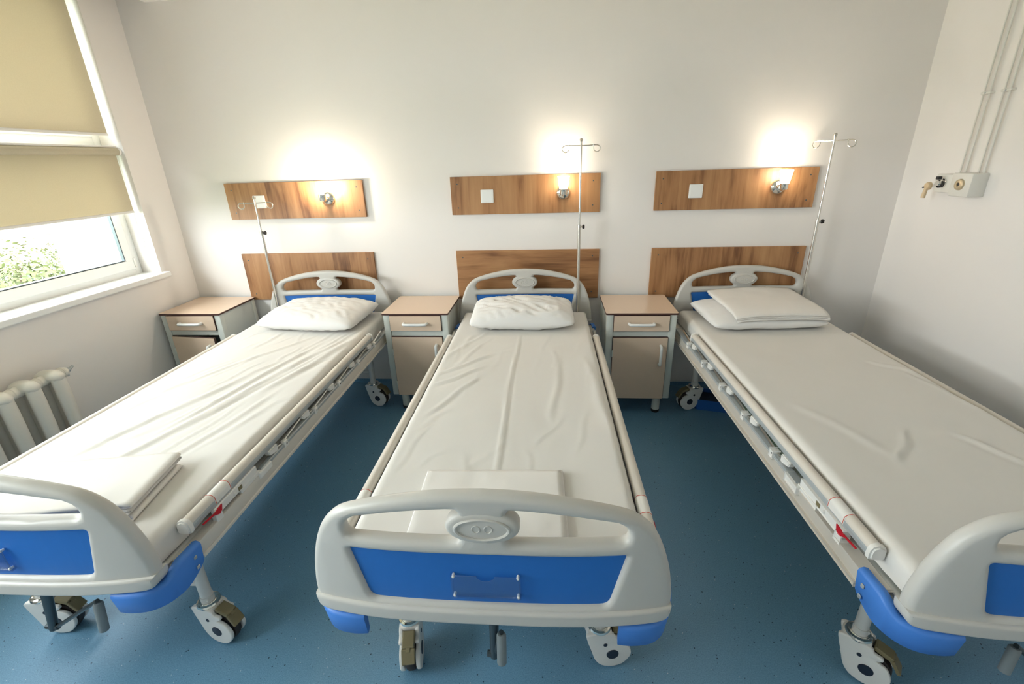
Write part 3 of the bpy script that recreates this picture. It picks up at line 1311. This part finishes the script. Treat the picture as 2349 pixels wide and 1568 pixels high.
def rnd_creases(seed, n, x0, x1, y0, y1, ang, spread, ln, amp, wd):
    rn = random.Random(seed)
    out = []
    for _ in range(n):
        c = Vector((rn.uniform(x0, x1), rn.uniform(y0, y1)))
        a = math.radians(ang + rn.gauss(0, spread))
        d = Vector((math.cos(a), math.sin(a))) * rn.uniform(.4, 1) * ln / 2
        out.append((c - d, c + d, rn.uniform(.6, 1.3) * wd, rn.uniform(.5, 1.2) * amp))
    return out


mattress(BEDS[0], M['bluem'], 'blue covered mattress on the bed beside the window, hidden under its sheet')
mattress(BEDS[1], M['creamm'], 'beige covered mattress on the bed between the others, hidden under its sheet')
mattress(BEDS[2], M['green'], 'green covered mattress on the bed by the gas outlets, showing below the sheet')

c0 = [((-.10, -.95), (.30, .45), .016, .006), ((-.02, -.55), (.22, .50), .012, .006), ((.05, -.5), (.34, .42), .010, .005), ((-.25, -.75), (.06, .05), .014, .005),
      ((.20, -.2), (.40, .55), .018, .007), ((-.30, -.2), (.15, .62), .012, .004), ((.12, -.9), (.30, -.1), .012, .004)]
c0 += rnd_creases(2, 30, -.3, .36, -.6, .6, 72, 10, .55, .0030, .009)
sheet(BEDS[0], 'white wrinkled sheet with long slanting creases on the bed beside the window', .080, c0, 1.2, 1.0)
c1 = [((-.028, -.95), (-.012, .66), .006, .005), ((-.40, .05), (-.12, .32), .012, .005), ((-.40, -.08), (-.14, .16), .012, .005), ((-.36, -.35), (-.16, .06), .012, .004), ((.16, -.4), (.22, .3), .014, .003), ((-.28, .60), (-.40, .20), .015, .004), ((-.2, .66), (-.34, .36), .012, .004), ((.40, -.5), (.34, .3), .02, .004)]
c1 += rnd_creases(5, 26, -.38, .38, -.8, .5, 78, 12, .35, .0016, .009)
sheet(BEDS[1], 'white sheet with a long centre crease on the bed between the two others', .080, c1, .9, 4.0)
c2 = [((-.16, -.62), (.02, -.40), .010, .005), ((.14, -.42), (.30, -.70), .012, .005), ((.36, .10), (.42, -.30), .010, -.006), ((.24, .22), (.40, .08), .012, .004), ((-.3, -.2), (-.12, -.6), .02, .003)]
sheet(BEDS[2], 'smooth cream-white sheet on the bed by the gas outlets', .075, c2, .8, 8.0,
      lift=lambda u, v: .042 * math.exp(-((v + .25) / .22) ** 2))

# ------------------------------------------------------------------ pillows


def pillow(bed, label, cx, cy, w_, d_, h, rz, tilt, z0, seed, wr):
    bx, by, ba = bed
    b = NB()
    n = 44
    rings = {}
    for s in (1, -1):
        for i in range(n + 1):
            for j in range(n + 1):
                u, v = -1 + 2 * i / n, -1 + 2 * j / n
                if (i in (0, n) or j in (0, n)) and s == -1:
                    rings[s, i, j] = rings[1, i, j]
                    continue
                f = (max(0, 1 - abs(u) ** 2.6) * max(0, 1 - abs(v) ** 2.6)) ** .46
                # corners stick out, sides pull in
                e = 1 - .02 * (1 - u * u) * abs(v) ** 3 - .07 * (abs(u * v)) ** 6
                e2 = 1 - .02 * (1 - v * v) * abs(u) ** 3 - .05 * (abs(u * v)) ** 6
                x, y = u * w_ / 2 * e2, v * d_ / 2 * e
                z = s * h / 2 * f
                if s < 0:
                    z *= .72
                k = min(1, f * 1.5)
                wv = .007 * noise.noise(Vector((u * 2.2 + seed, v * 2.2, s))) + .0045 * noise.noise(Vector((u * 6 + v * 4 + seed, v * 7 - u * 3, s * 2)))
                wv += .0065 * wr * (1 - abs(noise.noise(Vector((u * 5 + v * 3.5 + seed * 2, v * 2.2 - u * 2.0, 7)))) * 3)
                z += s * wv * k
                rings[s, i, j] = b.verts.new((x, y, z))
        for i in range(n):
            for j in range(n):
                q = [rings[s, i, j], rings[s, i + 1, j], rings[s, i + 1, j + 1], rings[s, i, j + 1]]
                try:
                    b.faces.new(q if s > 0 else q[::-1])
                except ValueError:
                    pass
    b.transform(R(rz, 'Z') @ R(tilt, 'X'))
    zmin = min(v.co.z for v in b.verts)
    b.transform(T(0, 0, -zmin))
    for v in b.verts:                              # underside settles on the mattress
        if v.co.z < .012:
            v.co.z = .012 - (.012 - v.co.z) * .4
    zmin = min(v.co.z for v in b.verts)
    b.transform(T(0, 0, -zmin))
    o = obj('pillow', b, M['pillow'], None, 'all')
    ca, sa = math.cos(ba), math.sin(ba)
    o.location = (bx + cx * ca - cy * sa, by + cx * sa + cy * ca, z0)
    o.rotation_euler = (0, 0, ba)
    return tag(o, label, 'pillow', 'white pillows at the headboards')


ZS = MT - .001
pillow(BEDS[0], 'flat wide white pillow lying askew on the bed beside the window',   .045, .825, .665, .45, .150, math.radians(-6), math.radians(3), ZS, 1.0, .7)
pillow(BEDS[1], 'plump white wrinkled pillow on the bed between the two others', -.004, .820, .645, .385, .155, math.radians(1), math.radians(5), ZS, 5.0, 1.2)
pillow(BEDS[2], 'white pillow squashed under folded linen on the bed by the gas outlets', -.020, .840, .67, .46, .120, math.radians(3), math.radians(2), ZS, 9.0, .4)

# ------------------------------------------------------------------ folded linen


def folded(bed, label, cx, cy, w_, d_, layers, th, rz, z0, tiltx, seed, loose=.006, bendf=None):
    """zig-zag folded cloth: folds run along y, the loose edges show at the ends"""
    bx, by, ba = bed
    rnd = random.Random(seed)
    path = []
    for k in range(layers):
        z = (k + .5) * th
        a = w_ / 2 - rnd.uniform(0, loose)
        c = w_ / 2 - rnd.uniform(0, loose)
        xs = [-c, a] if k % 2 == 0 else [a, -c]
        m = 26
        for q in range(m + 1):
            x = xs[0] + (xs[1] - xs[0]) * q / m
            path.append((x, z))
        if k < layers - 1:
            s = 1 if k % 2 == 0 else -1
            xe = xs[1]
            for q in range(1, 5):
                an = -PI / 2 + PI * q / 5
                path.append((xe + s * th * .5 * math.cos(an), z + th * .5 + th * .5 * math.sin(an)))
    b = NB()
    ny = 22
    hh = th * .40
    rows = []
    n = len(path)
    for i, (x, z) in enumerate(path):
        p0, p1 = path[max(i - 1, 0)], path[min(i + 1, n - 1)]
        d = Vector((p1[0] - p0[0], p1[1] - p0[1])).normalized()
        nr = Vector((-d.y, d.x))
        lay = int(z / th)
        rr = random.Random(seed * 31 + lay)
        o0, o1 = rr.uniform(-loose, 0), rr.uniform(-loose, 0)
        ra, rb = [], []
        for j in range(ny + 1):
            y = -d_ / 2 - o0 + (d_ + o0 + o1) * j / ny
            wz = .006 * noise.noise(Vector((x * 7 + seed, y * 7, lay * .15))) * (z / (layers * th) + .2) + .0014 * noise.noise(Vector((x * 30, y * 30, lay + seed)))
            zz = z + abs(wz)
            if bendf:
                zz += bendf(x, y)
            ra.append(b.verts.new((x + nr.x * hh, y, zz + nr.y * hh)))
            rb.append(b.verts.new((x - nr.x * hh, y, zz - nr.y * hh)))
        rows.append((ra, rb))
    for (a, a2), (c, c2) in zip(rows, rows[1:]):
        for j in range(ny):
            b.faces.new((a[j], c[j], c[j + 1], a[j + 1]))
            b.faces.new((a2[j], a2[j + 1], c2[j + 1], c2[j]))
        b.faces.new((a[0], a2[0], c2[0], c[0]))
        b.faces.new((a[-1], c[-1], c2[-1], a2[-1]))
    for a, a2 in (rows[0], rows[-1]):
        for j in range(ny):
            b.faces.new((a[j], a[j + 1], a2[j + 1], a2[j]))
    b.transform(R(rz, 'Z') @ R(tiltx, 'X'))
    o = obj('folded_linen', b, M['fold'], None, 'all')
    ca, sa = math.cos(ba), math.sin(ba)
    o.location = (bx + cx * ca - cy * sa, by + cx * sa + cy * ca, z0)
    o.rotation_euler = (0, 0, ba)
    return tag(o, label, 'linen', 'folded bed linen')


folded(BEDS[0], 'thick rumpled stack of folded white linen at the foot of the bed by the window', .045, -.888, .47, .285, 6, .0095, math.radians(10), ZS - .001, 0, 3, .022)
folded(BEDS[1], 'thin flat folded white sheet at the foot of the bed between the others', -.022, -.845, .455, .31, 3, .006, math.radians(1.5), ZS - .001, 0, 5, .012)
folded(BEDS[2], 'folded cream sheet lying on top of the pillow by the gas outlets', .03, .845, .52, .455, 3, .010, math.radians(3), ZS + .102, math.radians(2.8), 8, .006,
       lambda x, y: -.012 * (abs(x) / .26) ** 3 - (.02 * max(0, (-y - .12) / .1) ** 2))

# ------------------------------------------------------------------ IV poles


def iv_pole(bed, label, lx, ztop, knob_side, yaw):
    bx, by, ba = bed
    ca, sa = math.cos(ba), math.sin(ba)
    ly = 1.076
    t = thing('iv_pole', label, 'IV pole', (bx + lx * ca - ly * sa, by + lx * sa + ly * ca, .49), ba, 'IV poles')
    zb = .49
    zk = 1.19
    b = NB()
    tube(b, [(0, 0, 0), (0, 0, zk - zb)], .0095, 14)
    obj('lower_tube', b, M['steel'], t, True)
    b = NB()
    tube(b, [(0, 0, zk - zb - .05), (0, 0, ztop - zb)], .0062, 12)
    obj('upper_tube', b, M['steel'], t, True)
    b = NB()
    lathe(b, [(0, -.011), (.008, -.008), (.011, 0), (.008, .008), (0, .011)], 16, T(0, 0, ztop - zb + .004))
    obj('finial', b, M['steel'], t, True)
    b = NB()
    tube(b, [(0, 0, zk - zb - .016), (0, 0, zk - zb + .006)], .012, 14)
    tube(b, [(0, 0, zk - zb - .006), (knob_side * .022, -.004, zk - zb - .006)], .0045, 8)
    c = obj('clamp', b, M['steel'], t, True)
    b = NB()
    for k in range(5):
        a = 2 * PI * k / 5
        lathe(b, [(0, -.006), (.005, -.006), (.006, 0), (.005, .006), (0, .006)], 8, T(knob_side * .026, -.004 + .008 * math.cos(a), zk - zb - .006 + .008 * math.sin(a)) @ R(PI / 2, 'Y'))
    tube(b, [(knob_side * .018, -.004, zk - zb - .006), (knob_side * .033, -.004, zk - zb - .006)], .009, 12)
    obj('knob', b, M['black'], t, True)
    for s in (-1, 1):
        b = NB()
        zc = ztop - zb - .028
        pts = [(0, 0, 0), (s * .05, 0, .001), (s * .09, 0, .002), (s * .106, 0, -.003), (s * .113, 0, -.016), (s * .106, 0, -.031), (s * .092, 0, -.036), (s * .078, 0, -.028), (s * .073, 0, -.014), (s * .071, 0, .008)]
        pts = [tuple(p) for p in smoothline(pts, 4)]
        tube(b, pts, .0033, 8)
        b.transform(T(0, 0, zc) @ R(yaw, 'Z'))
        obj('hook', b, M['steel'], t, True)
    return t


iv_pole(BEDS[0], 'short steel IV pole with two hooks at the bed beside the window', -.384, 1.405, 1, 0.1)
iv_pole(BEDS[1], 'tall steel IV pole with two hooks at the bed between the others', .356, 1.687, 1, 0.0)
iv_pole(BEDS[2], 'tall steel IV pole with two hooks next to the wall with gas outlets', .372, 1.668, 1, -0.85)

# ------------------------------------------------------------------ bedside cabinets
NW, ND, NH, NZ = .4326, .406, .705, .120


def cabinet(x, gap, label, ajar):
    t = thing('bedside_cabinet', label, 'cabinet', (x, -gap - ND, 0), 0, 'bedside cabinets')
    # local: x 0..NW, y 0 (front) .. ND (back)
    b = NB()
    box(b, .012, .018, .014, ND - .01, NZ, NH - .014)
    box(b, NW - .018, NW - .012, .014, ND - .01, NZ, NH - .014)
    box(b, .012, NW - .012, ND - .016, ND - .01, NZ, NH - .014)
    box(b, .012, NW - .012, .014, ND - .012, NZ, NZ + .012)
    box(b, .040, NW - .040, .016, ND - .016, .548, .586)
    box(b, .03, NW - .03, .016, ND - .016, NH - .03, NH - .012)
    obj('body', b, M['cab'], t)
    for px in (.006, NW - .048):
        b = NB()
        box(b, px, px + .042, .008, .050, NZ, NH - .011, .005, 2)
        obj('corner_post', b, M['cab'], t, 40)
    for px in (.006, NW - .040):
        b = NB()
        box(b, px, px + .034, ND - .042, ND - .008, NZ, NH - .011, .005, 2)
        obj('corner_post', b, M['cab'], t, 40)
    b = NB()
    pts = roundpoly([(0, 0), (NW, 0), (NW, ND), (0, ND)], .012, 4)
    prism(b, [(p.x, p.y) for p in pts], NH - .0045, NH)
    top = obj('top', b, M['lamtop'], t)
    b = NB()
    prism(b, [(p.x, p.y) for p in roundpoly([(-.0006, -.0006), (NW + .0006, -.0006), (NW + .0006, ND), (-.0006, ND)], .012, 4)], NH - .0120, NH - .0012)
    obj('edge_band', b, M['edge'], top)
    # drawer
    x0, x1 = .048, NW - .048

    def front(nm, z0, z1, mtx):
        b = NB()
        box(b, x0 + .002, x1 - .002, -.001, .010, z0 + .002, z1 - .002)
        b.transform(mtx)
        o = obj(nm, b, M['lam'], t)
        b = NB()
        box(b, x0, x1, .0005, .014, z0, z1)
        b.transform(mtx)
        obj('edge_band', b, M['edge'], o)
        return o

    def handle(o, c, vertical, mtx, ln=.150):
        pts = [(-ln / 2, .001, 0), (-ln / 2 + .002, -.022, 0), (-ln / 2 + .014, -.029, 0), (0, -.031, 0), (ln / 2 - .014, -.029, 0), (ln / 2 - .002, -.022, 0), (ln / 2, .001, 0)]
        b = NB()
        tube(b, smoothline(pts, 4), .0088, 10)
        if vertical:
            b.transform(R(PI / 2, 'Y'))
        b.transform(mtx @ T(*c))
        obj('handle', b, M['pvc'], o, True)
    I4 = Matrix.Identity(4)
    d = front('drawer', .586, NH - .016, I4)
    handle(d, (NW / 2 + .0, 0, .638), False, I4)
    mt = T(x0, 0, 0) @ R(math.radians(-ajar), 'Z') @ T(-x0, 0, 0)
    d = front('door', NZ + .002, .546, mt)
    handle(d, (x1 - .042, 0, .430), True, mt, .125)
    for z in (.44, .205):
        b = NB()
        tube(b, [(x0 - .001, -.002, z - .022), (x0 - .001, -.002, z + .022)], .0045, 8)
        obj('door_hinge', b, M['cab'], t, True)
    for lx in (.075, NW - .075):
        for ly in (.055, ND - .055):
            b = NB()
            tube(b, [(lx, ly, .022), (lx, ly, NZ + .004)], .0255, 18)
            l = obj('leg', b, M['cab'], t, 50)
            b = NB()
            lathe(b, [(0, 0), (.024, 0), (.0265, .004), (.0265, .020), (.024, .024), (0, .024)], 18, T(lx, ly, 0))
            obj('foot', b, M['black'], l, 50)
    return t


cabinet(-1.1712, .0236, 'beige bedside cabinet with its door ajar in the window corner', 7)
cabinet(0.3662, .0314, 'beige bedside cabinet between the window bed and the next bed', 0)
cabinet(1.7838, .0379, 'beige bedside cabinet next to the bed by the gas outlets', 0)

# ------------------------------------------------------------------ radiator
rt = thing('radiator', 'old cream cast iron column radiator under the window', 'radiator', (XL + .112, -1.255, .10))
pitch = .122
sec = None
for k in range(10):
    if sec is None:
        b = NB()
        for xo in (-.042, .042):
            t_ = bmesh.new()
            tube(t_, [(0, 0, .02), (0, 0, .08), (0, 0, .30), (0, 0, .47), (0, 0, .545)], [.020, .0225, .0215, .0225, .021], 16)
            for v in t_.verts:
                v.co.y *= 1.55
            t_.transform(T(xo, 0, 0))
            merge(b, t_)
        for z in (.045, .535):
            t_ = bmesh.new()
            tube(t_, [(-.064, 0, z - .008), (-.056, 0, z), (-.03, 0, z + .008), (0, 0, z + .010), (.03, 0, z + .008), (.056, 0, z), (.064, 0, z - .008)], [.008, .024, .031, .032, .031, .024, .008], 16)
            for v in t_.verts:
                v.co.y *= 1.25
            merge(b, t_)
            tube(b, [(0, -.063, z), (0, -.045, z), (0, 0, z), (0, .045, z), (0, .063, z)], [.030, .026, .030, .026, .030], 16)
        box(b, -.045, .045, -.005, .005, .05, .53)
        sec = obj('radiator_section', b, M['rad'], rt, 60)
        o = sec
    else:
        o = sec.copy()
        C.objects.link(o)
        o.parent = rt
    o.location = (0, -k * pitch, 0)
b = NB()
tube(b, [(0, .055, .535), (0, .082, .535)], [.030, .022], 14)
obj('end_plug', b, M['rad'], rt, True)
b = NB()
tube(b, [(0, .07, .535), (0, .10, .535)], .012, 12)
tube(b, [(0, .085, .535), (0, .085, .505)], .007, 10)
tube(b, [(0, .10, .535), (0, .125, .545)], [.008, .006], 8)
obj('air_valve', b, M['alu'], rt, True)
for k in (2, 8):
    b = NB()
    box(b, -.10, -.05, -k * pitch - .01, -k * pitch + .01, .48, .50)
    box(b, -.03, .03, -k * pitch - .012, -k * pitch + .012, -.10, .03)
    obj('bracket', b, M['rad'], rt)

# ------------------------------------------------------------------ gas outlets on the right wall
gx, gy, gz = XR - .005, -.595, 1.352
go = thing('gas_outlet_unit', 'ivory medical gas outlet box with brass sockets on the wall', 'gas outlet', (gx, gy, gz))
b = NB()
box(b, -.072, .006, 0, .125, 0, .112, .006, 2)
obj('box_body', b, M['outlet'], go, 40)
b = NB()
box(b, -.066, .006, .127, .235, .012, .104, .006, 2)
obj('second_box', b, M['outlet'], go, 40)
b = NB()
RX = R(-PI / 2, 'Y')
lathe(b, [(.0, .006), (.008, .006), (.010, .012), (.018, .013), (.026, .009), (.028, .0), (0, 0)], 24, T(-.071, .062, .058) @ RX)
so = obj('socket', b, M['brass'], go, True)
b = NB()
lathe(b, [(0, .0075), (.0085, .0065), (.0085, .002), (0, .002)], 16, T(-.073, .062, .058) @ RX)
obj('socket_hole', b, M['black'], so)
b = NB()
lathe(b, [(0, .030), (.014, .030), (.017, .024), (.017, .010), (.024, .008), (.026, 0), (0, 0)], 24, T(-.065, .180, .060) @ RX)
v2 = obj('valve', b, M['chrome'], go, True)
b = NB()
lathe(b, [(.0172, .024), (.020, .022), (.020, .012), (.0172, .010)], 24, T(-.065, .180, .056) @ RX)
box(b, -.103, -.083, .170, .190, .078, .094, .003, 2)
obj('valve_ring', b, M['black'], v2, True)
b = NB()
box(b, -.052, .006, .238, .262, .035, .085, .004, 2)
pi = obj('mounting_plate', b, M['outlet'], go)
b = NB()
lathe(b, [(0, .022), (.016, .022), (.021, .016), (.021, .004), (0, 0)], 20, T(-.058, .272, .040) @ RX)
tube(b, [(-.076, .272, .030), (-.080, .274, -.022)], [.009, .0105], 12)
kb = obj('drip_spout', b, M['tan'], go, True)
b = NB()
box(b, -.086, -.078, .284, .292, .028, .036, .002, 1)
obj('spout_cap', b, M['navy'], kb)
# supply pipes
for i, yy in enumerate((-.430, -.464, -.542, -.574)):
    b = NB()
    x = XR - .016
    tube(b, [(x, yy, 1.46), (x, yy, 1.60), (x, yy + .002, 2.0), (x, yy + .004, ZC + .02)], .0042, 8)
    o = obj('gas_pipe', b, M['outlet'], None, True)
    tag(o, 'thin cream painted gas pipe going up from the outlet box, ' + ('closest to the room corner', 'second from the room corner', 'third from the room corner', 'farthest from the room corner')[i], 'pipe', 'gas pipes')
for yy, nm in ((-.447, 'the pair of gas pipes nearer the room corner'), (-.558, 'the pair of gas pipes farther from the corner')):
    t = thing('pipe_clip', 'small cream clip holding ' + nm, 'pipe clip', (XR, yy, 1.828), 0, 'pipe clips')
    b = NB()
    box(b, -.024, .0, -.028, .028, -.006, .006, .003, 2)
    obj('clip_body', b, M['outlet'], t)
    b = NB()
    tube(b, [(-.026, 0, 0), (-.020, 0, 0)], .004, 8)
    obj('screw', b, M['alu'], t)

# ------------------------------------------------------------------ blue tub under the third bed
tt = thing('plastic_tub', 'low blue plastic tub on the floor behind the bed caster', 'tub', (2.53, -.31, 0), math.radians(-14))
b = NB()
o0 = roundpoly([(-.11, -.075), (.11, -.075), (.11, .10), (-.11, .10)], .03, 5)
prism(b, [(p.x, p.y) for p in o0], 0, .008)
n = len(o0)
for zs in (0,):
    A = [b.verts.new((p.x, p.y, .0)) for p in o0]
    B = [b.verts.new((p.x * 1.06, p.y * 1.06, .075)) for p in o0]
    A2 = [b.verts.new((p.x * .96, p.y * .96, .008)) for p in o0]
    B2 = [b.verts.new((p.x * 1.01, p.y * 1.01, .075)) for p in o0]
    for i in range(n):
        j = (i + 1) % n
        b.faces.new((A[i], A[j], B[j], B[i]))
        b.faces.new((B[i], B[j], B2[j], B2[i]))
        b.faces.new((A2[i], B2[i], B2[j], A2[j]))
obj('tub_body', b, M['tub'], tt, 50)
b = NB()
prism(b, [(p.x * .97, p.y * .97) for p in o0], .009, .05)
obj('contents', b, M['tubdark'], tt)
